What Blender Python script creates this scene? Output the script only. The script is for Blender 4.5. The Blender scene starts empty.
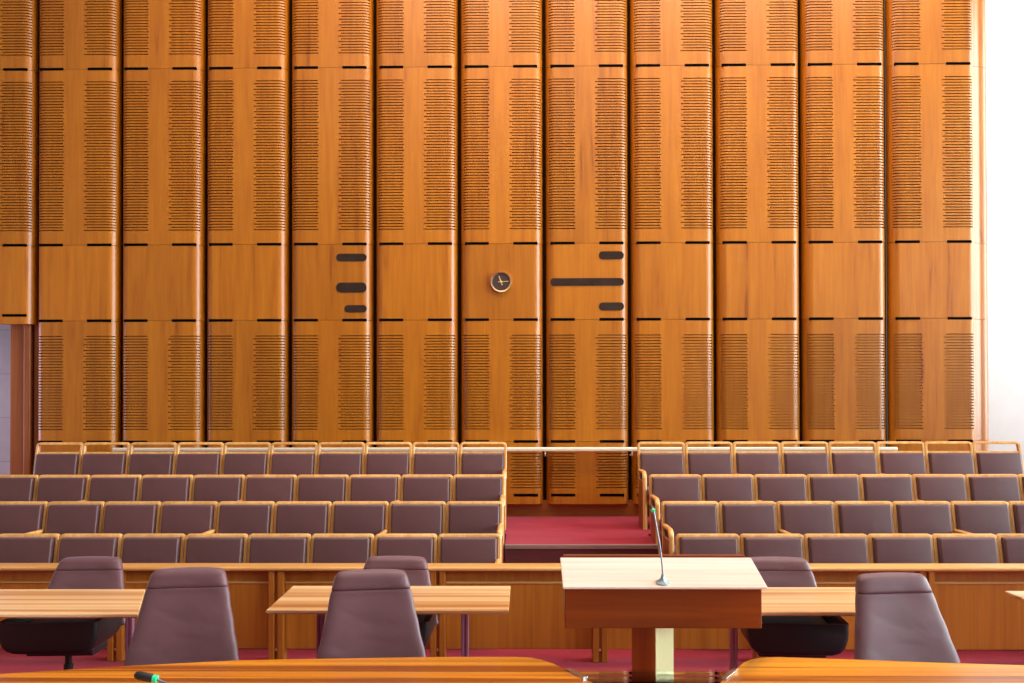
import bpy, bmesh, math, random
from mathutils import Vector, Matrix
R = math.radians
PI = math.pi
C = bpy.context.scene.collection
SC = bpy.context.scene

# ------------------------------------------------------------------ materials
def new_mat(name):
    m = bpy.data.materials.new(name); m.use_nodes = True
    nt = m.node_tree
    return m, nt, nt.nodes['Principled BSDF']

def wood(name, c1, c2, axis='Z', fine=26.0, stretch=0.035, rough=.38, spec=.5, coat=0.0, bump=.03, var=.22, broad=2.2, ramp=(.36, .64), streak=None):
    """straight-grained timber; grain runs along AXIS of the object"""
    m, nt, b = new_mat(name); N = nt.nodes; L = nt.links
    tc = N.new('ShaderNodeTexCoord'); oi = N.new('ShaderNodeObjectInfo')
    mul = N.new('ShaderNodeVectorMath'); mul.operation = 'SCALE'; mul.inputs['Scale'].default_value = 37.0
    comb = N.new('ShaderNodeCombineXYZ')
    for i in range(3): L.new(oi.outputs['Random'], comb.inputs[i])
    L.new(comb.outputs[0], mul.inputs[0])
    add = N.new('ShaderNodeVectorMath'); add.operation = 'ADD'
    L.new(tc.outputs['Object'], add.inputs[0]); L.new(mul.outputs[0], add.inputs[1])
    mp = N.new('ShaderNodeMapping')
    s = [1.0, 1.0, 1.0]; s['XYZ'.index(axis)] = stretch
    mp.inputs['Scale'].default_value = s
    L.new(add.outputs[0], mp.inputs['Vector'])
    n1 = N.new('ShaderNodeTexNoise'); n1.inputs['Scale'].default_value = fine; n1.inputs['Detail'].default_value = 5; n1.inputs['Distortion'].default_value = .6
    n2 = N.new('ShaderNodeTexNoise'); n2.inputs['Scale'].default_value = fine/broad/2; n2.inputs['Detail'].default_value = 2; n2.inputs['Distortion'].default_value = 1.2
    L.new(mp.outputs[0], n1.inputs['Vector']); L.new(mp.outputs[0], n2.inputs['Vector'])
    mx = N.new('ShaderNodeMath'); mx.operation = 'MULTIPLY_ADD'; mx.inputs[1].default_value = .5
    hf = N.new('ShaderNodeMath'); hf.operation = 'MULTIPLY'; hf.inputs[1].default_value = .5
    L.new(n2.outputs['Fac'], hf.inputs[0]); L.new(n1.outputs['Fac'], mx.inputs[0]); L.new(hf.outputs[0], mx.inputs[2])
    rp = N.new('ShaderNodeValToRGB'); e = rp.color_ramp.elements
    e[0].position = ramp[0]; e[0].color = (*c1, 1); e[1].position = ramp[1]; e[1].color = (*c2, 1)
    if streak:
        k = rp.color_ramp.elements.new(ramp[0]+.25*(ramp[1]-ramp[0])); k.color = (*streak, 1)
    L.new(mx.outputs[0], rp.inputs['Fac'])
    hs = N.new('ShaderNodeHueSaturation')
    vr = N.new('ShaderNodeMapRange'); vr.inputs['To Min'].default_value = 1-var; vr.inputs['To Max'].default_value = 1+var
    L.new(oi.outputs['Random'], vr.inputs['Value']); L.new(vr.outputs[0], hs.inputs['Value'])
    L.new(rp.outputs['Color'], hs.inputs['Color'])
    L.new(hs.outputs['Color'], b.inputs['Base Color'])
    b.inputs['Roughness'].default_value = rough
    b.inputs['Specular IOR Level'].default_value = spec
    b.inputs['Coat Weight'].default_value = coat; b.inputs['Coat Roughness'].default_value = .22
    if bump:
        bp = N.new('ShaderNodeBump'); bp.inputs['Strength'].default_value = bump; bp.inputs['Distance'].default_value = .01
        L.new(n1.outputs['Fac'], bp.inputs['Height']); L.new(bp.outputs[0], b.inputs['Normal'])
    return m

def plain(name, col, rough=.5, metal=0, spec=.5, noise=0, nscale=40, emit=None, bump=0, sheen=0):
    m, nt, b = new_mat(name); N = nt.nodes; L = nt.links
    b.inputs['Base Color'].default_value = (*col, 1); b.inputs['Roughness'].default_value = rough
    b.inputs['Metallic'].default_value = metal; b.inputs['Specular IOR Level'].default_value = spec
    if sheen:
        b.inputs['Sheen Weight'].default_value = sheen; b.inputs['Sheen Roughness'].default_value = .4
    tc = N.new('ShaderNodeTexCoord'); n = N.new('ShaderNodeTexNoise')
    n.inputs['Scale'].default_value = nscale; n.inputs['Detail'].default_value = 4
    L.new(tc.outputs['Object'], n.inputs['Vector'])
    rp = N.new('ShaderNodeValToRGB'); e = rp.color_ramp.elements
    k = max(noise, .02)
    e[0].position = .3; e[0].color = (*[c*(1-k) for c in col], 1); e[1].position = .7; e[1].color = (*[min(1, c*(1+k)) for c in col], 1)
    L.new(n.outputs['Fac'], rp.inputs['Fac']); L.new(rp.outputs['Color'], b.inputs['Base Color'])
    if bump:
        bp = N.new('ShaderNodeBump'); bp.inputs['Strength'].default_value = bump; bp.inputs['Distance'].default_value = .01
        L.new(n.outputs['Fac'], bp.inputs['Height']); L.new(bp.outputs[0], b.inputs['Normal'])
    if emit:
        b.inputs['Emission Color'].default_value = (*col, 1); b.inputs['Emission Strength'].default_value = emit
    return m

def leather(name, col, rough, wrinkle=0.0):
    m, nt, b = new_mat(name); N = nt.nodes; L = nt.links
    tc = N.new('ShaderNodeTexCoord'); oi = N.new('ShaderNodeObjectInfo')
    n = N.new('ShaderNodeTexNoise'); n.inputs['Scale'].default_value = 5; n.inputs['Detail'].default_value = 3
    L.new(tc.outputs['Object'], n.inputs['Vector'])
    rp = N.new('ShaderNodeValToRGB'); e = rp.color_ramp.elements
    e[0].position = .3; e[0].color = (*[c*.88 for c in col], 1); e[1].position = .7; e[1].color = (*[c*1.1 for c in col], 1)
    hs = N.new('ShaderNodeHueSaturation'); vr = N.new('ShaderNodeMapRange')
    vr.inputs['To Min'].default_value = .9; vr.inputs['To Max'].default_value = 1.1
    L.new(oi.outputs['Random'], vr.inputs['Value']); L.new(vr.outputs[0], hs.inputs['Value'])
    L.new(n.outputs['Fac'], rp.inputs['Fac']); L.new(rp.outputs['Color'], hs.inputs['Color']); L.new(hs.outputs['Color'], b.inputs['Base Color'])
    b.inputs['Roughness'].default_value = rough; b.inputs['Specular IOR Level'].default_value = .5
    b.inputs['Sheen Weight'].default_value = .15; b.inputs['Sheen Roughness'].default_value = .5
    b.inputs['Sheen Tint'].default_value = (.75, .7, 1, 1)
    f = N.new('ShaderNodeTexNoise'); f.inputs['Scale'].default_value = 160; f.inputs['Detail'].default_value = 2
    L.new(tc.outputs['Object'], f.inputs['Vector'])
    bp = N.new('ShaderNodeBump'); bp.inputs['Strength'].default_value = .06; bp.inputs['Distance'].default_value = .004
    L.new(f.outputs['Fac'], bp.inputs['Height'])
    if wrinkle:
        mp = N.new('ShaderNodeMapping'); mp.inputs['Scale'].default_value = (.8, .8, 1.5); mp.inputs['Rotation'].default_value = (0, R(24), 0)
        w = N.new('ShaderNodeTexNoise'); w.inputs['Scale'].default_value = 4.2; w.inputs['Detail'].default_value = 1.5; w.inputs['Distortion'].default_value = .5
        L.new(tc.outputs['Object'], mp.inputs['Vector']); L.new(mp.outputs[0], w.inputs['Vector'])
        bw = N.new('ShaderNodeBump'); bw.inputs['Strength'].default_value = wrinkle; bw.inputs['Distance'].default_value = .05
        L.new(w.outputs['Fac'], bw.inputs['Height']); L.new(bp.outputs[0], bw.inputs['Normal']); L.new(bw.outputs[0], b.inputs['Normal'])
    else:
        L.new(bp.outputs[0], b.inputs['Normal'])
    return m

def glass(name, tint=(.96, 1, .98), rough=.02, power=1.0):
    m = bpy.data.materials.new(name); m.use_nodes = True; nt = m.node_tree; N = nt.nodes; L = nt.links
    N.clear(); out = N.new('ShaderNodeOutputMaterial'); mix = N.new('ShaderNodeMixShader')
    t = N.new('ShaderNodeBsdfTransparent'); t.inputs[0].default_value = (*tint, 1)
    g = N.new('ShaderNodeBsdfGlossy'); g.inputs['Roughness'].default_value = rough
    fr = N.new('ShaderNodeFresnel'); fr.inputs[0].default_value = 1.5
    L.new(fr.outputs[0], mix.inputs[0]); L.new(t.outputs[0], mix.inputs[1]); L.new(g.outputs[0], mix.inputs[2]); L.new(mix.outputs[0], out.inputs[0])
    return m

def carpet(name, col):
    m, nt, b = new_mat(name); N = nt.nodes; L = nt.links
    tc = N.new('ShaderNodeTexCoord')
    n = N.new('ShaderNodeTexNoise'); n.inputs['Scale'].default_value = 130; n.inputs['Detail'].default_value = 3
    n2 = N.new('ShaderNodeTexNoise'); n2.inputs['Scale'].default_value = 2.6; n2.inputs['Detail'].default_value = 3
    mp = N.new('ShaderNodeMapping'); mp.inputs['Scale'].default_value = (1, 2.4, 1)
    L.new(tc.outputs['Object'], n.inputs['Vector']); L.new(tc.outputs['Object'], mp.inputs[0]); L.new(mp.outputs[0], n2.inputs['Vector'])
    a = N.new('ShaderNodeMath'); a.operation = 'MULTIPLY_ADD'; a.inputs[1].default_value = .45
    h = N.new('ShaderNodeMath'); h.operation = 'MULTIPLY'; h.inputs[1].default_value = .55
    L.new(n2.outputs['Fac'], h.inputs[0]); L.new(n.outputs['Fac'], a.inputs[0]); L.new(h.outputs[0], a.inputs[2])
    rp = N.new('ShaderNodeValToRGB'); e = rp.color_ramp.elements
    e[0].position = .3; e[0].color = (*[c*.72 for c in col], 1); e[1].position = .68; e[1].color = (*[c*1.18 for c in col], 1)
    L.new(a.outputs[0], rp.inputs['Fac']); L.new(rp.outputs['Color'], b.inputs['Base Color'])
    b.inputs['Roughness'].default_value = .95; b.inputs['Specular IOR Level'].default_value = .15
    b.inputs['Sheen Weight'].default_value = .12; b.inputs['Sheen Tint'].default_value = (1, .6, .65, 1)
    bp = N.new('ShaderNodeBump'); bp.inputs['Strength'].default_value = .4; bp.inputs['Distance'].default_value = .01
    L.new(n.outputs['Fac'], bp.inputs['Height']); L.new(bp.outputs[0], b.inputs['Normal'])
    return m

def blockwork(name, col):
    m, nt, b = new_mat(name); N = nt.nodes; L = nt.links
    tc = N.new('ShaderNodeTexCoord'); mp = N.new('ShaderNodeMapping'); mp.inputs['Rotation'].default_value = (R(90), 0, 0)
    br = N.new('ShaderNodeTexBrick'); br.inputs['Scale'].default_value = 1.0; br.inputs['Mortar Size'].default_value = .006
    br.inputs['Brick Width'].default_value = 1.2; br.inputs['Row Height'].default_value = .6
    br.inputs['Color1'].default_value = (*col, 1); br.inputs['Color2'].default_value = (*[c*.95 for c in col], 1); br.inputs['Mortar'].default_value = (*[c*.72 for c in col], 1)
    L.new(tc.outputs['Object'], mp.inputs[0]); L.new(mp.outputs[0], br.inputs['Vector'])
    n = N.new('ShaderNodeTexNoise'); n.inputs['Scale'].default_value = 9; n.inputs['Detail'].default_value = 6
    L.new(tc.outputs['Object'], n.inputs['Vector'])
    mx = N.new('ShaderNodeMixRGB'); mx.blend_type = 'MULTIPLY'; mx.inputs[0].default_value = .18
    L.new(br.outputs['Color'], mx.inputs[1]); L.new(n.outputs['Fac'], mx.inputs[2]); L.new(mx.outputs[0], b.inputs['Base Color'])
    b.inputs['Roughness'].default_value = .8
    return m

M = {}
M['panel'] = wood('panel timber', (.24, .058, .001), (.475, .160, .005), 'Z', fine=26, ramp=(.30, .68), stretch=.06, rough=.37, spec=.55, coat=.14, var=.08, streak=(.37, .108, .002))
M['panel_dark'] = wood('skirting timber', (.20, .055, .006), (.30, .09, .010), 'X', fine=24, rough=.4, var=.03)
M['frame'] = wood('seat frame timber', (.56, .25, .065), (.74, .42, .15), 'Z', fine=40, rough=.28, spec=.5, var=.10)
M['framedark'] = wood('end panel timber', (.22, .055, .012), (.32, .095, .022), 'Z', fine=30, rough=.4, var=.06)
M['rail'] = wood('barrier rail timber', (.56, .25, .065), (.72, .40, .14), 'X', fine=40, rough=.3, var=.04)
M['barrier'] = wood('barrier panel timber', (.34, .105, .008), (.48, .17, .018), 'Z', fine=30, rough=.36, var=.06)
M['post'] = wood('barrier post timber', (.34, .105, .010), (.46, .155, .020), 'Z', fine=40, rough=.36, var=.06)
M['table'] = wood('table timber', (.42, .16, .04), (.84, .55, .29), 'X', fine=10, ramp=(.40, .59), stretch=.02, rough=.27, spec=.6, var=.04, broad=3.2)
M['tedge'] = wood('table edge timber', (.42, .15, .05), (.55, .22, .08), 'X', fine=30, rough=.35, var=.04)
M['desk'] = wood('desk timber', (.24, .048, .001), (.70, .28, .018), 'X', fine=15, ramp=(.41, .58), stretch=.012, rough=.3, spec=.5, var=.03, broad=3.4, streak=(.54, .17, .012))
M['lecttop'] = wood('lectern top timber', (.68, .46, .37), (.82, .64, .56), 'X', fine=40, stretch=.02, rough=.26, spec=.6, var=.02, bump=.01)
M['lect'] = wood('lectern timber', (.15, .022, .0012), (.23, .040, .0025), 'X', fine=22, rough=.38, spec=.35, var=.03, stretch=.05)
M['lectpost'] = wood('lectern post timber', (.34, .07, .006), (.48, .12, .012), 'Z', fine=30, rough=.35, var=.03)
M['leather'] = leather('seat leather', (.098, .034, .036), .44)
M['chair'] = leather('chair leather', (.108, .039, .046), .47, wrinkle=.22)
M['black'] = plain('black plastic', (.012, .011, .013), .45)
M['slot'] = plain('black slot', (.004, .0035, .003), .9, spec=.0)
M['gap'] = plain('dark backing', (.02, .009, .004), .9, spec=.1)
M['purple'] = plain('purple metal', (.34, .17, .27), .32, metal=.5)
M['brass'] = plain('satin brass', (.95, .91, .48), .30, metal=.5)
M['gold'] = plain('pale gold', (.90, .68, .40), .28, metal=1)
M['face'] = plain('clock face', (.055, .026, .022), .5)
M['hand'] = plain('gold hands', (.75, .52, .22), .4, metal=.3)
M['handrail'] = plain('satin handrail', (.95, .86, .70), .25, metal=.3)
M['smoke'] = plain('smoked glass', (.030, .018, .015), .10, spec=.6, noise=.25, nscale=6)
M['chrome'] = plain('satin steel', (.72, .72, .70), .25, metal=1)
M['white'] = plain('white plaster', (.80, .85, .88), .75, noise=.02, nscale=4)
M['tan'] = plain('tan plaster', (.30, .22, .16), .8)
M['riser'] = plain('dark riser', (.10, .018, .018), .6)
M['ceil'] = plain('ceiling plaster', (.82, .80, .77), .85)
M['concrete'] = blockwork('grey blockwork', (.40, .39, .41))
M['carpet'] = carpet('red carpet', (.31, .017, .038))
M['nosing'] = plain('brown nosing', (.24, .15, .13), .55)
M['green'] = plain('green ring', (.02, .62, .28), .3, emit=.35)
M['micgrey'] = plain('grey gooseneck', (.22, .22, .26), .35, metal=.6)
M['micbase'] = plain('mic base', (.30, .38, .40), .35, metal=.4)
M['glass'] = glass('clear glass')
M['alu'] = plain('white frame', (.8, .8, .8), .4)

# ------------------------------------------------------------------ mesh helpers
def obj(name, bm, mat, parent=None, loc=(0, 0, 0), smooth=None, rot=(0, 0, 0)):
    bmesh.ops.recalc_face_normals(bm, faces=bm.faces[:])
    me = bpy.data.meshes.new(name); bm.to_mesh(me); bm.free()
    me.materials.append(mat)
    if smooth is not None:
        me.shade_smooth()
        me.set_sharp_from_angle(angle=R(smooth))
    o = bpy.data.objects.new(name, me); C.objects.link(o)
    o.location = loc; o.rotation_euler = rot
    if parent: o.parent = parent
    return o

def thing(name, label, cat, loc=(0, 0, 0), rz=0, group=None):
    o = bpy.data.objects.new(name, None); C.objects.link(o)
    o.empty_display_size = .1
    o.location = loc; o.rotation_euler = (0, 0, rz)
    o['label'] = label; o['category'] = cat
    if group: o['group'] = group
    return o

def tag(o, label, cat, group=None):
    o['label'] = label; o['category'] = cat
    if group: o['group'] = group
    return o

def struct(name, bm, mat, **k):
    o = obj(name, bm, mat, **k); o['kind'] = 'structure'; return o

def dup(root, loc, rz, label, group=None):
    r = root.copy(); C.objects.link(r); r.location = loc; r.rotation_euler = (0, 0, rz)
    r['label'] = label
    if group: r['group'] = group
    for ch in list(root.children):
        c = ch.copy(); C.objects.link(c); c.parent = r
        for g in list(ch.children):
            d = g.copy(); C.objects.link(d); d.parent = c
    return r

def box(bm, x0, x1, y0, y1, z0, z1, bev=0, seg=2):
    r = bmesh.ops.create_cube(bm, size=1)
    vs = r['verts']
    for v in vs:
        v.co = Vector(((x0+x1)/2+v.co.x*(x1-x0), (y0+y1)/2+v.co.y*(y1-y0), (z0+z1)/2+v.co.z*(z1-z0)))
    if bev:
        es = list({e for v in vs for e in v.link_edges})
        bmesh.ops.bevel(bm, geom=es, offset=bev, offset_type='OFFSET', segments=seg, profile=.5, affect='EDGES')
    return bm

def bx(x0, x1, y0, y1, z0, z1, bev=0, seg=2):
    return box(bmesh.new(), x0, x1, y0, y1, z0, z1, bev, seg)

def fillet(pts, r, n=6):
    """round the inner corners of a polyline"""
    out = [Vector(pts[0])]
    for i in range(1, len(pts)-1):
        p, a, b = Vector(pts[i]), Vector(pts[i-1]), Vector(pts[i+1])
        u, v = (a-p).normalized(), (b-p).normalized()
        ang = u.angle(v); d = r/math.tan(ang/2)
        d = min(d, (a-p).length*.49, (b-p).length*.49); rr = d*math.tan(ang/2)
        c = p+(u+v).normalized()*(rr/math.sin(ang/2))
        s, e = p+u*d-c, p+v*d-c
        tot = s.angle(e)
        for k in range(n+1):
            t = k/n
            out.append(c+(s*math.sin((1-t)*tot)+e*math.sin(t*tot))/math.sin(tot))
    out.append(Vector(pts[-1]))
    return out

def sweep(bm, pts, B, w, h, ch=.005, closed=False):
    """rectangular bar (chamfered) along a planar path; w in the plane, h along B"""
    B = Vector(B).normalized(); n = len(pts)
    sec = [(-w/2+ch, -h/2), (w/2-ch, -h/2), (w/2, -h/2+ch), (w/2, h/2-ch), (w/2-ch, h/2), (-w/2+ch, h/2), (-w/2, h/2-ch), (-w/2, -h/2+ch)]
    rings = []
    for i, p in enumerate(pts):
        t0 = (pts[i]-pts[i-1]).normalized() if i else None
        t1 = (pts[i+1]-pts[i]).normalized() if i < n-1 else None
        t = (t0+t1).normalized() if t0 and t1 else (t0 or t1)
        k = 1/max(.5, t.dot(t1 or t0))
        Nn = B.cross(t).normalized()
        rings.append([bm.verts.new(p+Nn*a*k+B*b) for a, b in sec])
    for i in range(n-1):
        for j in range(8):
            bm.faces.new((rings[i][j], rings[i][(j+1) % 8], rings[i+1][(j+1) % 8], rings[i+1][j]))
    bm.faces.new(rings[0][::-1]); bm.faces.new(rings[-1])
    return bm

def tube(bm, pts, r, n=10):
    pts = [Vector(p) for p in pts]; rs = r if isinstance(r, (list, tuple)) else [r]*len(pts)
    prev = None; rings = []
    for i, p in enumerate(pts):
        t = ((pts[min(i+1, len(pts)-1)])-pts[max(i-1, 0)]).normalized()
        if prev is None:
            a = t.orthogonal().normalized()
        else:
            a = (prev-t*prev.dot(t)).normalized()
        prev = a; b = t.cross(a)
        rings.append([bm.verts.new(p+(a*math.cos(2*PI*k/n)+b*math.sin(2*PI*k/n))*rs[i]) for k in range(n)])
    for i in range(len(rings)-1):
        for k in range(n):
            bm.faces.new((rings[i][k], rings[i][(k+1) % n], rings[i+1][(k+1) % n], rings[i+1][k]))
    bm.faces.new(rings[0][::-1]); bm.faces.new(rings[-1])
    return bm

def lathe(bm, prof, n=32, center=(0, 0, 0), axis='Z'):
    """prof: list of (radius, height)"""
    c = Vector(center); rings = []
    for r, h in prof:
        ring = []
        for k in range(n):
            a = 2*PI*k/n
            p = Vector((r*math.cos(a), r*math.sin(a), h)) if axis == 'Z' else Vector((r*math.cos(a), h, r*math.sin(a)))
            ring.append(bm.verts.new(c+p))
        rings.append(ring)
    for i in range(len(rings)-1):
        for k in range(n):
            bm.faces.new((rings[i][k], rings[i][(k+1) % n], rings[i+1][(k+1) % n], rings[i+1][k]))
    bm.faces.new(rings[0][::-1]); bm.faces.new(rings[-1])
    return bm

def loft(bm, rings):
    R_ = [[bm.verts.new(p) for p in r] for r in rings]; n = len(R_[0])
    for i in range(len(R_)-1):
        for k in range(n):
            bm.faces.new((R_[i][k], R_[i][(k+1) % n], R_[i+1][(k+1) % n], R_[i+1][k]))
    bm.faces.new(R_[0][::-1]); bm.faces.new(R_[-1])
    return bm

def prism(bm, poly, z0, z1, bev=0):
    a = [bm.verts.new((x, y, z0)) for x, y in poly]; b = [bm.verts.new((x, y, z1)) for x, y in poly]
    n = len(poly); top = bm.faces.new(b); bm.faces.new(a[::-1])
    for i in range(n): bm.faces.new((a[i], a[(i+1) % n], b[(i+1) % n], b[i]))
    if bev:
        bmesh.ops.bevel(bm, geom=list(top.edges), offset=bev, offset_type='OFFSET', segments=2, profile=.5, affect='EDGES')
    return bm

# ------------------------------------------------------------------ camera
CAMZ = 2.03
cam_d = bpy.data.cameras.new('camera'); cam = bpy.data.objects.new('camera', cam_d); C.objects.link(cam)
cam_d.sensor_width = 36; cam_d.lens = 950/1024*36; cam_d.clip_end = 200
cam_d.shift_y = .0474
cam.rotation_euler = (R(90.6), 0, 0)
cam.matrix_world = Matrix.Translation((0, 0, CAMZ)) @ Matrix.Rotation(R(.75), 4, 'Z') @ Matrix.Rotation(R(90.6), 4, 'X') @ Matrix.Rotation(R(-.1), 4, 'Z')
SC.camera = cam

# ------------------------------------------------------------------ room shell
WY = 11.80          # face of the timber wall
PF = .577           # upper platform
TR = .19            # rise of a tier
bm = bx(-9, 9, -9, 13.2, -.2, 0)
struct('floor', bm, M['carpet'])
bm = bmesh.new()     # carpeted tiers: a stepped solid left, right and in the aisle
def steps(bm, x0, x1, prof):
    a = [bm.verts.new((x0, y, z)) for y, z in prof]; b = [bm.verts.new((x1, y, z)) for y, z in prof]; n = len(prof)
    bm.faces.new(a); bm.faces.new(b[::-1])
    for i in range(n): bm.faces.new((a[i], a[(i+1) % n], b[(i+1) % n], b[i]))
tier = [(13.2, .0), (8.52, .0), (8.52, .19), (9.42, .19), (9.42, .38), (10.32, .38), (10.32, PF), (13.2, PF)]
aisle = [(13.2, 0), (8.9, 0), (8.9, .19), (9.21, .19), (9.21, .38), (9.52, .38), (9.52, PF), (13.2, PF)]
steps(bm, -9, -.2, tier); steps(bm, -.2, 1.33, aisle); steps(bm, 1.33, 9, tier)
struct('floor.001', bm, M['carpet'])
struct('trim_1', bx(-.2, 1.33, 9.495, 9.545, PF-.035, PF+.006, .004), M['nosing'])
struct('trim_5', bx(-.2, 1.33, 9.508, 9.5195, .38, PF-.036), M['riser'])
struct('wall_back', bx(-6.10, 4.536, WY+.16, WY+.3, PF, 9.2), M['gap'])
struct('wall_bulkhead', bx(-9, -6.101, WY+.16, WY+.3, 3.06, 9.2), M['gap'])
struct('baseboard_back', bx(-6.10, 5.50, WY+.075, WY+.155, PF, PF+.20), M['panel_dark'])
struct('wall_back_left', bx(-9, -5.9, 12.9, 13.1, PF, 9.2), M['concrete'])
struct('wall_back_right', bx(5.2, 9, 12.75, 12.95, PF, 9.2), M['white'])
struct('wall_left', bx(-9.2, -9, -9, 13.2, 0, 9.2), M['tan'])
struct('wall_front', bx(-9, 9, -9.2, -9, 0, 9.2), M['tan'])
struct('ceiling', bx(-9.2, 9.2, -9.2, 13.2, 9.2, 9.4), M['ceil'])
# right wall with a tall window
WX, wy0, wy1, wz0, wz1 = 8.6, -8.4, 12.2, 1.2, 8.2
bm = bmesh.new()
box(bm, WX, WX+.25, -9, wy0, 0, 9.2); box(bm, WX, WX+.25, wy1, 13.2, 0, 9.2)
box(bm, WX, WX+.25, wy0, wy1, 0, wz0); box(bm, WX, WX+.25, wy0, wy1, wz1, 9.2)
struct('wall_right', bm, M['white'])
win = struct('window_1', bx(WX+.12, WX+.13, wy0, wy1, wz0, wz1), M['glass'])
bm = bmesh.new()
for k in range(15):
    y = wy0+(wy1-wy0)*k/14; box(bm, WX+.08, WX+.17, y-.03, y+.03, wz0, wz1)
for z in (wz0, 3.5, 5.8, wz1): box(bm, WX+.085, WX+.165, wy0, wy1, z-.03, z+.03)
wf = obj('window_frame', bm, M['alu'], win); wf['kind'] = 'structure'

# timber reveal beside the left opening
struct('trim_2', bx(-6.52, -6.34, WY+.16, 12.9, PF, 3.05, .004), M['framedark'])
struct('trim_3', bx(-6.325, -6.235, WY+.10, 12.6, PF, 3.05, .02, 3), M['framedark'])
struct('trim_4', bx(-6.215, -6.125, WY+.16, 12.6, PF, 3.05, .004), M['framedark'])

# ------------------------------------------------------------------ timber wall: columns of slotted panels
PITCH = 1.067
X0 = .253
COLW = PITCH-.040
def profile(w, rl=.105, rr=.115, dl=.15, dr=.135, n=9):
    """plan outline of one panel, split at its two bands: left edge, flat middle, right edge"""
    p = [(0, .155)]
    for k in range(n+1):
        a = PI/2*k/n; p.append((rl-rl*math.cos(a), dl-dl*math.sin(a)))
    q = []
    for k in range(n+1):
        a = PI/2*k/n; q.append((w-rr+rr*math.sin(a), dr-dr*math.cos(a)))
    return p, q+[(w, .155)]

def panel_mesh(w, z0, z1, grooves=None, corner=False):
    """panel between z0 and z1; grooves = (first z, last z) of the two bands of real sawn grooves"""
    bm = bmesh.new()
    L_, Rr = profile(w)
    off = 0
    if corner:
        off = .03
        q = [(.955+.075*math.sin(PI/2*k/9), .045-.045*math.cos(PI/2*k/9)) for k in range(10)]
        Rr = q+[(1.034, .065), (1.05, .085), (1.075, .095), (1.11, .105), (1.14, .125), (1.165, .128), (1.20, .13), (1.235, .14), (1.262, .165), (1.272, .21), (1.272, .9), (1.0, .9)]
    NB = 5                                  # the bands run this far into the rounded edges
    edgeL, bandL = (L_[:-4], L_[-5:]) if grooves else (L_, [])
    edgeR, bandR = (Rr[NB:], Rr[:NB+1]) if grooves else (Rr, [])
    def strip(pts):
        a = [bm.verts.new((x, y, z0)) for x, y in pts]; b = [bm.verts.new((x, y, z1)) for x, y in pts]
        for i in range(len(pts)-1): bm.faces.new((a[i], a[i+1], b[i+1], b[i])).smooth = True
    strip(edgeL); strip(edgeR)
    xl, xr = L_[-1][0], Rr[0][0]
    def run(pts, za, zb, d=0):
        a = [bm.verts.new((x, y+d, za)) for x, y in pts]; b = [bm.verts.new((x, y+d, zb)) for x, y in pts]
        for i in range(len(pts)-1): bm.faces.new((a[i], a[i+1], b[i+1], b[i])).smooth = True
    def quad(xa, xb, za, zb, y=0): run([(xa, y), (xb, y)], za, zb)
    if not grooves:
        quad(xl, xr, z0, z1)
    else:
        g0, g1 = grooves; p = .0352; gh = .0132; gd = .05
        a1 = .362+off*.6; b0 = .612+off
        quad(a1, b0, z0, z1)
        n = int((g1-g0)/p)
        for band in (0, 1):
            pts = bandL+[(a1, 0)] if band == 0 else [(b0, 0)]+bandR
            run(pts, z0, g0); run(pts, g0+n*p, z1)
            for k in range(n):
                za = g0+k*p; zb = za+gh; zc = za+p
                gp_ = list(pts)
                if band == 0 and k % 2: gp_[-1] = (a1-.012, 0); quad(a1-.012, a1, za, zb)
                if band == 1 and k % 2: gp_[0] = (b0+.030, 0); quad(b0, b0+.030, za, zb)
                run(pts, zb, zc); run(gp_, za, zb, gd)
                for z, fl in ((za, 1), (zb, 0)):
                    f = [bm.verts.new((x, y, z)) for x, y in gp_]; r = [bm.verts.new((x, y+gd, z)) for x, y in gp_]
                    for i in range(len(gp_)-1):
                        bm.faces.new((f[i], r[i], r[i+1], f[i+1]) if not fl else (f[i], f[i+1], r[i+1], r[i]))
                for (x, y), fl in ((gp_[0], 0), (gp_[-1], 1)):
                    v = [bm.verts.new(c) for c in ((x, y, za), (x, y+gd, za), (x, y+gd, zb), (x, y, zb))]
                    bm.faces.new(v if not fl else v[::-1])
    out = L_+Rr
    for z in (z0, z1):
        f = bm.faces.new([bm.verts.new((x, y, z)) for x, y in out])
        f.normal_update()
        if (f.normal.z > 0) != (z == z1): f.normal_flip()
    return bm

G = .004
ZS = [.738, 1.515, 3.03, 3.98, 6.19, 8.42]      # seams
TIERS = [('acoustic_panel', .738, 1.515-G, (.935, 1.40)), ('acoustic_panel', 1.515, 3.03-G, (1.665, 2.885)),
         ('plain_panel', 3.03, 3.98-G, None), ('acoustic_panel', 3.98, 6.19-G, (4.155, 6.07)), ('acoustic_panel', 6.19, 8.42, (6.365, 8.25))]
def raw_panel_obj(name, bm, parent):
    # normals are set outwards by the winding; the panels are open at the back, against the wall
    me = bpy.data.meshes.new(name)
    bm.to_mesh(me); bm.free(); me.materials.append(M['panel'])
    o = bpy.data.objects.new(name, me); C.objects.link(o); o.parent = parent
    return o
def slot_bm(x0, x1, z, h=.034):
    return bx(x0, x1, -.0035, .10, z-h/2, z+h/2, .002, 1)

def make_column(label, corner=False, tiers=TIERS, w=COLW, slots=None):
    t = thing('timber_cladding_bay', label, 'wall panel', group='slotted timber panel columns of the back wall')
    for nm, z0, z1, gr in tiers:
        raw_panel_obj(nm, panel_mesh(w, z0, z1, gr, corner), t)
    for z in (slots or (.85, 1.515, 3.03, 3.98, 6.19)):
        obj('air_slot', slot_bm(.055, .355, z), M['slot'], t)
        obj('air_slot', slot_bm(.66+.03*corner, .962+.03*corner, z), M['slot'], t)
    return t

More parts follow.
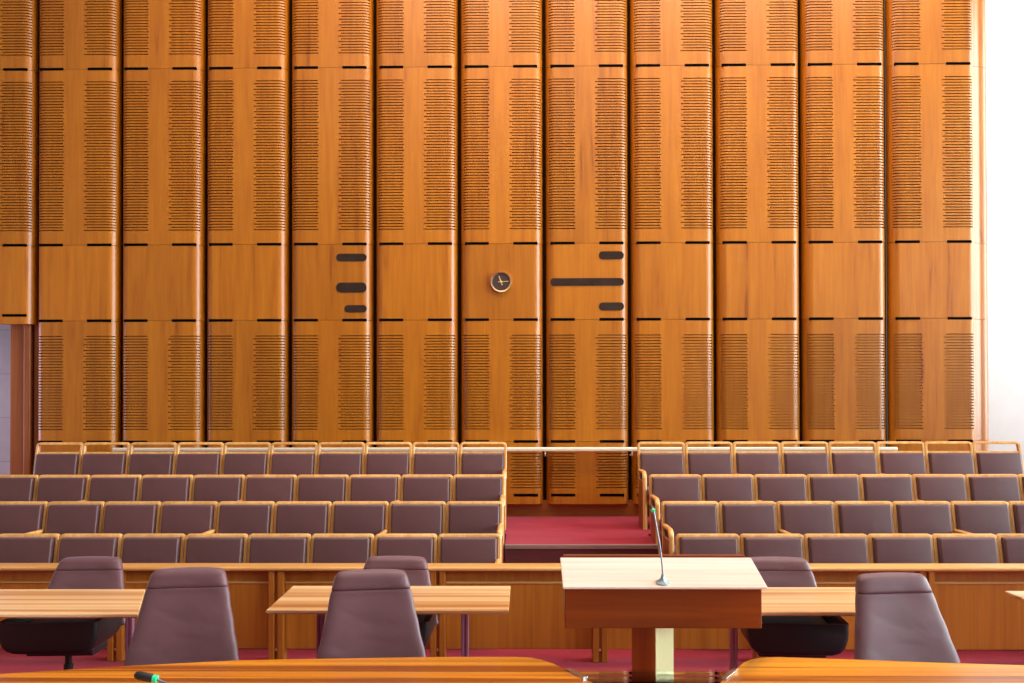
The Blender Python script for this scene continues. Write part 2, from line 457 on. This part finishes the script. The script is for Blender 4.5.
ORD = ['first', 'second', 'third', 'fourth', 'fifth', 'sixth', 'seventh', 'eighth', 'ninth', 'tenth', 'eleventh', 'twelfth']
CLOCK_K = -1
def col_label(k):
    if k == -1: return 'tall slotted timber wall panel column that carries the round clock'
    if k == 0: return 'tall slotted timber column with a long dark slot window, right of the clock column'
    if k == -3: return 'tall slotted timber column with three short dark slot windows, left of the clock'
    if k == 4: return 'tall slotted timber column at the right corner, rounded end meeting the white wall'
    if k == -7: return 'short-ended slotted timber column hanging over the grey opening at far left'
    if k > 0: return 'tall slotted timber wall panel column, %s to the right of the clock column' % ORD[k]
    return 'tall slotted timber wall panel column, %s to the left of the clock column' % ORD[-1-k-1]
first = None
for k in range(-6, 4):
    loc = (X0+PITCH*k+.020, WY, 0)
    if first is None:
        first = make_column(col_label(k)); first.location = loc; root = first
    else:
        root = dup(first, loc, 0, col_label(k))
    if k in (-3, 0):
        pl = [c for c in root.children if c.name.startswith('plain_panel')][0]
        rects = [(.585, .965, 3.81, .095), (.585, .965, 3.435, .125), (.69, .965, 3.17, .09)] if k == -3 else \
                [(.655, .965, 3.825, .10), (.05, .965, 3.495, .095), (.655, .965, 3.19, .10)]
        for (xa, xb, z, h) in rects:
            bm = bmesh.new(); r = h/2*.9; pts = []
            for cx, a0 in ((xb-r, -PI/2), (xa+r, PI/2)):
                for j in range(9):
                    a = a0+PI*j/8; pts.append((cx+r*math.cos(a), z+h/2*math.sin(a)))
            fa = [bm.verts.new((x, -.006, zz)) for x, zz in pts]; ba = [bm.verts.new((x, .1, zz)) for x, zz in pts]
            bm.faces.new(fa); bm.faces.new(ba[::-1])
            for j in range(len(pts)): bm.faces.new((fa[j], fa[(j+1) % len(pts)], ba[(j+1) % len(pts)], ba[j]))
            obj('slot_window', bm, M['smoke'], pl, smooth=30)
# right corner column
rc = make_column(col_label(4), corner=True, w=PITCH+.05); rc.location = (X0+PITCH*4+.020, WY, 0)
# left column ends above the opening
TL = [('plain_panel', 2.995, 3.98-G, None), TIERS[3], TIERS[4]]
lc = make_column(col_label(-7), tiers=TL, slots=(3.10, 3.98, 6.19)); lc.location = (X0-PITCH*7+.020, WY, 0)
lc2 = dup(lc, (X0-PITCH*8+.020, WY, 0), 0, 'short-ended slotted timber column just beyond the left edge of the photo')

# ------------------------------------------------------------------ clock
ck = thing('wall_clock', 'small round dark-faced clock with gold rim on the timber wall', 'clock', (-.288, WY, 3.496))
obj('clock_face', lathe(bmesh.new(), [(.112, 0), (.112, -.032)], 40, axis='Y'), M['face'], ck)
bm = bmesh.new()
prof = [(.108, 0), (.132, 0), (.134, -.03), (.126, -.048), (.112, -.045), (.108, -.03)]
rg = [[bm.verts.new((r*math.cos(2*PI*k/48), y, r*math.sin(2*PI*k/48))) for k in range(48)] for r, y in prof]
for i in range(len(rg)):
    for k in range(48):
        bm.faces.new((rg[i][k], rg[i][(k+1) % 48], rg[(i+1) % len(rg)][(k+1) % 48], rg[(i+1) % len(rg)][k]))
obj('rim', bm, M['gold'], ck, smooth=40)
def hand(ang, l, tail, w, y):
    bm = bmesh.new(); u = Vector((math.sin(ang), 0, math.cos(ang))); v = Vector((math.cos(ang), 0, -math.sin(ang)))
    q = [-u*tail-v*w, u*l-v*w*.6, u*l+v*w*.6, -u*tail+v*w]
    a = [bm.verts.new(p+Vector((0, y, 0))) for p in q]; b = [bm.verts.new(p+Vector((0, y-.004, 0))) for p in q]
    bm.faces.new(a); bm.faces.new(b[::-1])
    for i in range(4): bm.faces.new((a[i], a[(i+1) % 4], b[(i+1) % 4], b[i]))
    return bm
obj('hour_hand', hand(R(-20), .078, .045, .0085, -.034), M['hand'], ck)
obj('minute_hand', hand(R(86), .092, .036, .0055, -.039), M['hand'], ck)
obj('hub', lathe(bmesh.new(), [(.013, -.032), (.013, -.046), (.008, -.049)], 16, axis='Y'), M['hand'], ck, smooth=40)

# ------------------------------------------------------------------ handrail
hr = thing('handrail', 'pale handrail along the timber wall behind the top seats', 'handrail', (0, 0, 0))
HY = WY-.10; HZ = 1.425
obj('rail', bx(-5.09, 4.56, HY-.03, HY+.03, HZ-.028, HZ+.022, .012, 3), M['handrail'], hr, smooth=40)
for k in range(-4, 5):
    x = X0+PITCH*k
    bm = bmesh.new(); tube(bm, [(x, HY, HZ-.02), (x, HY, HZ-.06), (x, HY+.03, HZ-.085), (x, WY+.165, HZ-.085)], .009, 8)
    obj('bracket', bm, M['handrail'], hr, smooth=40)

# ------------------------------------------------------------------ tiered seats
def seat_kind(s, ztop, mat=None):
    """returns an unlinked-in-place seat root: origin on the floor below the top of the back, facing -y"""
    TAN = math.tan(R(12))
    zp = .852                       # top of the padded part
    def sh(bm):
        for v in bm.verts: v.co.y -= (ztop-v.co.z)*TAN
        return bm
    t = thing('theatre_seat', 'x', 'seat')
    hw = s/2-.0165
    bm = bmesh.new()
    path = fillet([(-hw, 0, .30), (-hw, 0, ztop-.013), (hw, 0, ztop-.013), (hw, 0, .30)], .020 if ztop < .9 else .034, 6)
    sweep(bm, path, (0, 1, 0), .030, .05, .005)
    obj('back_frame', sh(bm), M['frame'], t, smooth=40)
    if ztop > zp+.03:
        obj('cross_rail', sh(bx(-hw+.015, hw-.015, -.02, .02, zp-.026, zp-.004, .004)), M['frame'], t)
    top = zp-.028
    obj('back_panel', sh(bx(-hw+.015, hw-.015, .0, .014, .36, top)), M['framedark'], t)
    obj('backrest', sh(bx(-hw+.019, hw-.019, -.078, -.0005, .40, top+.004, .018, 4)), M['leather'], t, smooth=50)
    obj('seat_cushion', bx(-hw+.022, hw-.022, -.60, -.125, .345, .455, .03, 4), M['leather'], t, smooth=50)
    obj('seat_base', bx(-hw+.03, hw-.03, -.57, -.10, .315, .3445, .004), M['framedark'], t)
    for sx in (-1, 1):
        obj('side_support', bx(sx*(hw-.004)-.013, sx*(hw-.004)+.013, -.50, -.13, 0, .3, .004), M['framedark'], t)
    return t
def arm_bm(x, z=.63):
    pts = fillet([(x, -.07, z), (x, -.50, z+.005), (x, -.545, 0)], .085, 8)
    return sweep(bmesh.new(), pts, (1, 0, 0), .036, .046, .009)
def add_arm(t, s, side, end):
    x = side*(s/2-.024)
    obj('armrest', arm_bm(x, .63 if end else .575), M['frame'], t, smooth=45)
    if end:
        xx = side*(s/2-.012)
        obj('end_panel', bx(xx-.012, xx+.012, -.50, -.14, .0, .54, .004), M['framedark'], t)

rowY = [8.36, 9.255, 10.155, 11.19]
rowF = [0, .19, .38, PF]
rown = ['front row', 'second row', 'third row', 'top row']
SL, SR = .5565, .5580
XL, XR = -.208, 1.322
protos = {}
def place_seat(side, row, i):
    s = SL if side < 0 else SR
    x = XL-(i+.5)*s if side < 0 else XR+(i+.5)*s
    key = (side, row == 3)
    n = 10 if side < 0 else 8
    last = i == n-1
    lab = 'purple-cushioned timber seat in the %s %s of the aisle, ' % (rown[row], 'left' if side < 0 else 'right')
    if i == 0: lab += 'right beside the aisle'
    elif last: lab += 'at the outer end'
    else: lab += '%s from the aisle' % ORD[i]
    grp = '%s seats %s of the aisle' % (rown[row], 'left' if side < 0 else 'right')
    loc = (x, rowY[row], rowF[row])
    if key not in protos:
        t = seat_kind(s, .852 if row < 3 else .958)
        protos[key] = t; t.location = loc; t['label'] = lab; t['group'] = grp
        protos[key+('kids',)] = list(t.children)
    else:
        src = protos[key]
        t = src.copy(); C.objects.link(t); t.location = loc; t['label'] = lab; t['group'] = grp
        for ch in protos[key+('kids',)]:
            c = ch.copy(); C.objects.link(c); c.parent = t
    toaisle = 1 if side < 0 else -1
    if i == 0: add_arm(t, s, toaisle, True)
    elif i in (2, 5, 8): add_arm(t, s, toaisle, False)
for row in (3, 2, 1, 0):
    for i in range(10): place_seat(-1, row, i)
    for i in range(8): place_seat(1, row, i)

# ------------------------------------------------------------------ barrier in front of the seats
BY = 7.40
br = thing('gallery_barrier', 'long timber barrier with a rounded top rail in front of the seat rows', 'barrier', (0, BY, 0))
bm = bx(-6.6, 6.9, -.05, .16, .705, .736, .014, 4)
obj('top_rail', bm, M['rail'], br, smooth=40)
PX0, PP = -1.935, 1.2585
for k in range(-3, 8):
    x = PX0+PP*k
    bm = bmesh.new()
    box(bm, x-.058, x-.012, -.03, .10, 0, .704, .005); box(bm, x+.012, x+.058, -.03, .10, 0, .704, .005); box(bm, x-.0125, x+.0125, -.005, .09, 0, .703)
    p = obj('post', bm, M['post'], br)
    obj('bolt', lathe(bmesh.new(), [(.011, -.002), (.011, -.014), (.006, -.018)], 12, center=(x, 0, .088), axis='Y'), M['gold'], p, smooth=40)
    if k < 7:
        xa, xb = x+.0585, x+PP-.0585
        obj('upper_panel', bx(xa, xb, .045, .065, .612, .690), M['post'], br)
        obj('lower_panel', bx(xa, xb, .02, .05, .088, .600, .006), M['barrier'], br)
        obj('ledge', bx(xa, xb, .010, .10, .6005, .6115, .003), M['rail'], br)

# ------------------------------------------------------------------ tables
def make_table(label, poly, legs, lw=.05):
    cx = sum(p[0] for p in poly)/len(poly); cy = sum(p[1] for p in poly)/len(poly)
    t = thing('meeting_table', label, 'table', (cx, cy, 0), group='tables on the red carpet')
    q = [(x-cx, y-cy) for x, y in poly]
    obj('tabletop', prism(bmesh.new(), q, .713, .730, .004), M['table'], t)
    q2 = [(x*.992, y*.985) for x, y in q]
    obj('edge_band', prism(bmesh.new(), q2, .704, .7125), M['tedge'], t)
    for lx, ly in legs:
        bm = bmesh.new(); x, y = lx-cx, ly-cy
        box(bm, x-.024, x-.005, y-.02, y+.02, .02, .704, .004); box(bm, x+.005, x+.024, y-.02, y+.02, .02, .704, .004)
        box(bm, x-.0055, x+.0055, y-.012, y+.012, .02, .703)
        l = obj('leg', bm, M['purple'], t)
        obj('foot', bx(x-.03, x+.03, y-.26, y+.26, 0, .03, .01, 2), M['purple'], l)
    return t
make_table('pale timber table at far left, its angled end beside the chair',
           [(-3.95, 5.76), (-2.357, 5.77), (-2.62, 6.54), (-3.95, 6.52)], [(-2.585, 6.20), (-3.75, 6.2)])
make_table('pale timber table in the middle, behind the centre chair', [(-1.605, 5.88), (-.10, 5.88), (-.10, 6.66), (-1.625, 6.66)], [(-1.35, 6.28), (-.395, 6.28)])
make_table('pale timber table behind the lectern and the right chair', [(1.02, 5.85), (2.50, 5.85), (2.50, 6.62), (1.02, 6.62)], [(1.365, 6.25), (2.2, 6.25)])
make_table('pale timber table at the right edge, only its corner in view', [(3.235, 5.80), (4.75, 5.80), (4.75, 6.5), (3.255, 6.5)], [(3.65, 6.2), (4.4, 6.2)])

# ------------------------------------------------------------------ office chairs
def back_ring(z, z0, z1, hw0, hw1, y0, y1, th, dw=0.0, n=36, e=4.5):
    """one horizontal ring of the padded back (super-ellipse) at height z"""
    t = (z-z0)/(z1-z0); hw = hw0+(hw1-hw0)*t-dw; y = y0+(y1-y0)*t; pts = []
    for k in range(n):
        a = 2*PI*k/n; c, s_ = math.cos(a), math.sin(a)
        px = hw*math.copysign(abs(c)**(2/e), c); py = th*math.copysign(abs(s_)**(2/3.0), s_)
        # slight wrap: edges lie forward of the middle
        pts.append(Vector((px, y+py-.10*(px/.32)**2*.35, z)))
    return pts
def shell_bm(zt, W, zb=.30):
    """black moulded tub under and around the seat, closed at the front"""
    h = .5-.30
    half = [(1, zt), (1, zb+.15), (.985, zb+.10), (.93, zb+.05), (.83, zb+.017), (.68, zb+.003), (.3, zb)]
    hin = [(.88, zt), (.875, zb+.16), (.87, zb+.135), (.84, zb+.12), (.78, zb+.108), (.6, zb+.10), (.3, zb+.098)]
    prof = [(-W*a, z) for a, z in half]+[(W*a, z) for a, z in half[::-1]]
    prin = [(-W*a, z) for a, z in hin]+[(W*a, z) for a, z in hin[::-1]]
    bm = bmesh.new(); rows = []
    for y, sc, dz, fl in ((-.335, .93, .035, 1), (-.325, .98, .008, 1), (-.305, 1, 0, 1), (-.302, 1, 0, 0), (.10, 1, 0, 0), (.19, .97, .02, 0), (.205, .93, .05, 0)):
        rows.append([bm.verts.new((x*sc, y, z+dz*(1 if z < zb+.14 else 0))) for x, z in prof]+[bm.verts.new((x*sc*(.98 if fl else 1), y, zt-.002 if fl else z)) for x, z in prin[::-1]])
    m = len(rows[0])
    for a, b in zip(rows, rows[1:]):
        for k in range(m): bm.faces.new((a[k], a[(k+1) % m], b[(k+1) % m], b[k]))
    bm.faces.new(rows[0][::-1]); bm.faces.new(rows[-1])
    return bm
def make_chair():
    t = thing('office_chair', 'x', 'chair')
    Z0, Z1, HW0, HW1, Y0, Y1 = .46, 1.012, .333, .213, .20, .40
    def ring(z, dw=0, th=.045): return back_ring(z, Z0, Z1, HW0, HW1, Y0, Y1, th, dw)
    rings = [ring(.462, .03, .02), ring(.468, .012, .035)]+[ring(.48+.42*k/14, .002*math.sin(k*1.3), .045+.006*math.sin(PI*k/14)) for k in range(15)]
    rings += [ring(.912, .001, .047), ring(.916, .004, .044), ring(.9185, .012, .036)]
    obj('backrest', loft(bmesh.new(), rings), M['chair'], t, smooth=60)
    rings = [ring(.9155, .010, .038), ring(.918, .003, .046), ring(.922, .0, .050)]
    rings += [ring(.935+.045*k/3, .001*k, .053) for k in range(4)]
    for k in range(1, 9):
        a = PI/2*k/8; rings.append(ring(.980+.036*math.sin(a), .003+.032*(1-math.cos(a)), .053*max(.12, math.cos(a*.93))))
    for r in rings[5:]:
        for p in r: p.z += .008*(1-(p.x/.21)**2)*max(0, min(1, (p.z-.95)/.05))
    obj('headrest', loft(bmesh.new(), rings), M['chair'], t, smooth=60)
    obj('seat_cushion', bx(-.27, .27, -.30, .20, .405, .505, .04, 5), M['chair'], t, smooth=60)
    obj('seat_shell', shell_bm(.50, .335), M['black'], t, smooth=50)
    bm = bmesh.new(); sweep(bm, fillet([Vector((0, .1, .335)), Vector((0, .30, .34)), Vector((0, .34, .62))], .06), (1, 0, 0), .025, .12, .006)
    obj('back_bracket', bm, M['black'], t, smooth=40)
    obj('mechanism', bx(-.22, .22, -.14, .12, .262, .31, .01), M['black'], t)
    obj('column', lathe(bmesh.new(), [(.03, .10), (.03, .20), (.022, .20), (.022, .27)], 20), M['black'], t, smooth=40)
    bs = obj('base', lathe(bmesh.new(), [(.05, .07), (.055, .09), (.045, .13), (.034, .14)], 20), M['black'], t, smooth=40)
    for k in range(5):
        a = 2*PI*k/5-PI/2; c, s_ = math.cos(a), math.sin(a); bm = bmesh.new()
        tube(bm, [(c*.04, s_*.04, .105), (c*.2, s_*.2, .09), (c*.30, s_*.30, .075)], [.026, .022, .017], 8)
        obj('base_leg', bm, M['black'], bs, smooth=40)
        bm = bmesh.new(); lathe(bm, [(.022, -.026), (.028, -.02), (.028, .02), (.022, .026)], 16, axis='Y')
        for v in bm.verts: v.co = Matrix.Rotation(a+PI/2+.4, 3, 'Z') @ v.co + Vector((c*.30, s_*.30, .028))
        obj('caster', bm, M['black'], bs, smooth=40)
    return t
ch0 = make_chair()
G_CH = 'purple leather swivel chairs'
def chair(loc, rz, label, lift=0, first=False):
    t = ch0 if first else dup(ch0, loc, rz, label, G_CH)
    t.location = loc; t.rotation_euler = (0, 0, rz); t['label'] = label; t['group'] = G_CH
    return t, lift
chs = []
chs.append(chair((-1.96, 5.32, 0), R(9), 'purple leather swivel chair at the front desk, left of the centre table', 0, True))
chs.append(chair((-.855, 5.32, 0), R(10), 'purple leather swivel chair at the front desk, in front of the centre table'))
chs.append(chair((2.227, 5.32, 0), R(7), 'purple leather swivel chair at the front desk, right of the lectern'))
chs.append(chair((-3.10, 6.43, 0), R(3), 'purple leather swivel chair tucked behind the far left table', .10))
chs.append(chair((-.93, 6.46, 0), R(-1), 'purple leather swivel chair tucked behind the centre table', .10))
chs.append(chair((1.77, 6.43, 0), R(-4), 'purple leather swivel chair tucked behind the table at the lectern', .10))
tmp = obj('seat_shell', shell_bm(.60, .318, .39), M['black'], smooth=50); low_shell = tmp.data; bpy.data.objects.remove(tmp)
tmp = obj('seat_cushion', bx(-.26, .26, -.295, .20, .492, .545, .025, 4), M['black'], smooth=60); shaded_seat = tmp.data; bpy.data.objects.remove(tmp)  # purple cushion copied in black: under-table shade put into its colour
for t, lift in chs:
    if not lift:
        for c in t.children:
            if c.name.split('.')[0] in ('backrest', 'headrest'): c.location.z = {0: 0, 1: -.012, 2: -.03}[chs.index((t, lift))]
        continue
    for c in t.children:                 # lower backs; seats blackened to stand in for shade under the tables
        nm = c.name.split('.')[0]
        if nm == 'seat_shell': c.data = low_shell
        elif nm == 'seat_cushion': c.data = shaded_seat
        elif nm == 'mechanism': c.location.z = .07
        elif nm == 'column': c.scale.z = 1.45; c.location.z = -.045
        elif nm == 'back_bracket': c.location.z = .03
        elif nm in ('backrest', 'headrest'): c.scale.z = .79; c.location.z = .0966
# ------------------------------------------------------------------ front desks and glass
def make_desk(label, far, near):
    poly = near+far
    cx = sum(p[0] for p in poly)/len(poly); cy = sum(p[1] for p in poly)/len(poly)
    t = thing('front_desk', label, 'desk', (cx, cy, 0), group='curved front desks')
    q = [(x-cx, y-cy) for x, y in poly]
    obj('desktop', prism(bmesh.new(), q, .695, .730, .006), M['desk'], t, smooth=30)
    return t, cx, cy
farL = [(-.10+.06, 4.826), (.03, 4.815), (.085, 4.775), (.14, 4.70), (.207, 4.574), (.272, 4.458), (.40, 4.20), (.50, 4.0)]
curveL = [(-3.4, 4.33), (-2.95, 4.42), (-2.49, 4.507), (-1.955, 4.643), (-1.425, 4.75), (-.732, 4.80), (-.35, 4.82)]
dl, cx, cy = make_desk('curved orange timber front desk left of the lectern', curveL+farL, [(.50, 3.95), (-.8, 3.93), (-1.5, 3.86), (-2.2, 3.73), (-3.4, 3.45)])
for x, y in ((-2.9, 4.0), (-1.4, 4.28), (.1, 4.25)):
    obj('leg_panel', bx(x-cx-.02, x-cx+.02, y-cy-.22, y-cy+.22, 0, .6945, .004), M['post'], dl)
farR = [(.80, 4.0), (.82, 4.22), (.92, 4.44), (1.018, 4.61), (1.085, 4.73), (1.13, 4.79), (1.19, 4.822), (1.28, 4.826)]
curveR = [(1.6, 4.79), (2.04, 4.73), (2.42, 4.69), (2.9, 4.58), (3.5, 4.42)]
dr, cx, cy = make_desk('curved orange timber front desk right of the lectern', farR+curveR, [(3.5, 3.55), (2.4, 3.85), (1.6, 3.95), (.80, 3.96)])
for x, y in ((1.15, 4.3), (2.2, 4.25), (3.2, 4.0)):
    obj('leg_panel', bx(x-cx-.02, x-cx+.02, y-cy-.22, y-cy+.22, 0, .6945, .004), M['post'], dr)
gp = thing('glass_panel', 'clear glass infill between the two front desks, below the lectern', 'glass panel', (.61, 4.4, .71))
gq = [(.176, 4.645), (1.020, 4.645), (.915, 4.44), (.815, 4.22), (.797, 4.02), (.503, 4.02), (.405, 4.20), (.277, 4.458)]
obj('pane', prism(bmesh.new(), [(x-.61, y-4.4) for x, y in gq], -.004, .008), M['glass'], gp)
for a, b in (((.207, 4.588), (.283, 4.448)), ((1.010, 4.588), (.924, 4.440))):
    u = (Vector(b)-Vector(a)).normalized(); bm = bmesh.new()
    sweep(bm, [Vector((a[0]-.61, a[1]-4.4, .0245)), Vector((b[0]-.61, b[1]-4.4, .0245))], (0, 0, 1), .026, .008, .002)
    obj('clip', bm, M['chrome'], gp)

# ------------------------------------------------------------------ lectern
lx, ly = .70, 5.03
lt = thing('lectern', 'timber lectern with pale sloped top on a timber and brass post', 'lectern', (lx, ly, 0))
LY0, LY1, LZ0, LZ1 = 4.84-ly, 5.20-ly, 1.077, 1.168
def slopez(y): return LZ0+(LZ1-LZ0)*(y-LY0)/(LY1-LY0)
def slab(bm, x0, x1, y0, y1, d0, d1, bev=.004):
    box(bm, x0, x1, y0, y1, 0, 1)
    for v in bm.verts: v.co.z = slopez(v.co.y)+(d1 if v.co.z > .5 else d0)
    if bev: bmesh.ops.bevel(bm, geom=bm.edges[:], offset=bev, segments=2, profile=.5, affect='EDGES')
    return bm
obj('top_board', slab(bmesh.new(), -.507, .531, LY0, LY1, -.010, .003), M['lecttop'], lt)
bm = bmesh.new()
yA, yB = LY0+.03, LY1-.02
ring_ = [(yA, slopez(yA)-.011), (yB, slopez(yB)-.011), (yB, .95), (yA, .862)]
a = [bm.verts.new((-.495, y, z)) for y, z in ring_]; b = [bm.verts.new((.508, y, z)) for y, z in ring_]
bm.faces.new(a); bm.faces.new(b[::-1])
for i in range(4): bm.faces.new((a[i], a[(i+1) % 4], b[(i+1) % 4], b[i]))
bmesh.ops.bevel(bm, geom=bm.edges[:], offset=.004, segments=2, profile=.5, affect='EDGES')
obj('head_box', bm, M['lect'], lt)
obj('book_lip', slab(bmesh.new(), -.49, .50, LY1+.001, LY1+.02, -.03, .012, .003), M['lect'], lt)
bm = bx(-.0765, .0765, -.0765, .0765, .03, .93, .003)
bmesh.ops.rotate(bm, verts=bm.verts[:], cent=(0, 0, 0), matrix=Matrix.Rotation(R(45), 3, 'Z')); bmesh.ops.translate(bm, verts=bm.verts[:], vec=(-.030, .0, 0))
obj('timber_post', bm, M['lectpost'], lt)
bm = bx(-.0765, .0765, -.006, .0, .03, .93, .001, 1)      # brass face on the right-hand front side
bmesh.ops.translate(bm, verts=bm.verts[:], vec=(0, -.077, 0))
bmesh.ops.rotate(bm, verts=bm.verts[:], cent=(0, 0, 0), matrix=Matrix.Rotation(R(45), 3, 'Z')); bmesh.ops.translate(bm, verts=bm.verts[:], vec=(-.030, .0, 0))
obj('brass_face', bm, M['brass'], lt)
obj('floor_plate', lathe(bmesh.new(), [(.30, 0), (.30, .02), (.285, .0295)], 48), M['brass'], lt, smooth=40)

# microphones
def mic(name, label, base, pts, hdir, hl, hr_, rr, ringr):
    t = thing(name, label, 'microphone', base)
    obj('mic_base', lathe(bmesh.new(), [(.034, 0), (.034, .006), (.024, .012), (.012, .024), (.007, .05)], 24), M['micbase'], t, smooth=40)
    obj('gooseneck', tube(bmesh.new(), pts, rr, 10), M['micgrey'], t, smooth=60)
    p = Vector(pts[-1]); d = Vector(hdir).normalized()
    obj('light_ring', tube(bmesh.new(), [p-d*.002, p+d*.016], ringr, 16), M['green'], t, smooth=60)
    q = p+d*.016
    obj('mic_head', tube(bmesh.new(), [q, q+d*hl*.08, q+d*hl*.75, q+d*hl*.93, q+d*hl], [hr_*.8, hr_, hr_, hr_*.8, hr_*.35], 16), M['black'], t, smooth=60)
    return t
SLA = math.atan((LZ1-LZ0)/(LY1-LY0)); RX = Matrix.Rotation(-SLA, 3, 'X')
bx0, by0 = .705, 4.885
def bez(p, n=14):
    p = [Vector(q) for q in p]
    return [p[0]*(1-t)**3+p[1]*3*t*(1-t)**2+p[2]*3*t*t*(1-t)+p[3]*t**3 for t in [k/n for k in range(n+1)]]
m1 = mic('gooseneck_microphone', 'thin gooseneck microphone with a green ring standing on the lectern', (bx0, by0, slopez(by0-ly)+.0042),
    [RX @ p for p in bez([(0, -.007, .03), (.0, 0, .14), (-.02, .02, .24), (-.035, .06, .358)])], RX @ Vector((-.1, .9, .3)), .05, .010, .0045, .0105)
m1.rotation_euler = (SLA, 0, 0)
mic('gooseneck_microphone.001', 'black microphone with a green ring low over the left front desk', (-1.43, 4.05, .7305),
    bez([(0, 0, .03), (0, 0, .075), (-.112, .045, .066), (-.162, .05, .0955)]), (-1, .08, .16), .085, .019, .006, .017)

# ------------------------------------------------------------------ lights
def area(name, loc, rot, sx, sy, e, col):
    l = bpy.data.lights.new(name, 'AREA'); l.shape = 'RECTANGLE'; l.size = sx; l.size_y = sy; l.energy = e; l.color = col
    o = bpy.data.objects.new(name, l); C.objects.link(o); o.location = loc; o.rotation_euler = rot
    return o
area('daylight', (WX+1.0, 1.9, 4.9), (0, R(90), 0), 7.0, 20.5, 12600, (.83, .92, 1.0))
area('wall_washer', (1.6, 10.9, 9.1), (R(10), 0, 0), 10, .4, 430, (1, .74, .46))
area('ceiling_lamp', (2.0, 8.4, 9.1), (R(8), 0, 0), 9, .9, 740, (1, .81, .60))
area('ceiling_lamp', (1.0, 2.5, 9.1), (R(14), 0, 0), 11, .9, 230, (1, .86, .72))
area('left_daylight', (-8.9, 11.6, 2.0), (0, R(-90), 0), 2.4, 2.2, 150, (.78, .74, 1.0))

w = bpy.data.worlds.new('world'); SC.world = w; w.use_nodes = True
w.node_tree.nodes['Background'].inputs[0].default_value = (.85, .92, 1, 1); w.node_tree.nodes['Background'].inputs[1].default_value = .3
SC.view_settings.view_transform = 'Standard'; SC.view_settings.look = 'None'; SC.view_settings.gamma = 1
SC.view_settings.use_curve_mapping = False
SC.view_settings.exposure = -0.80
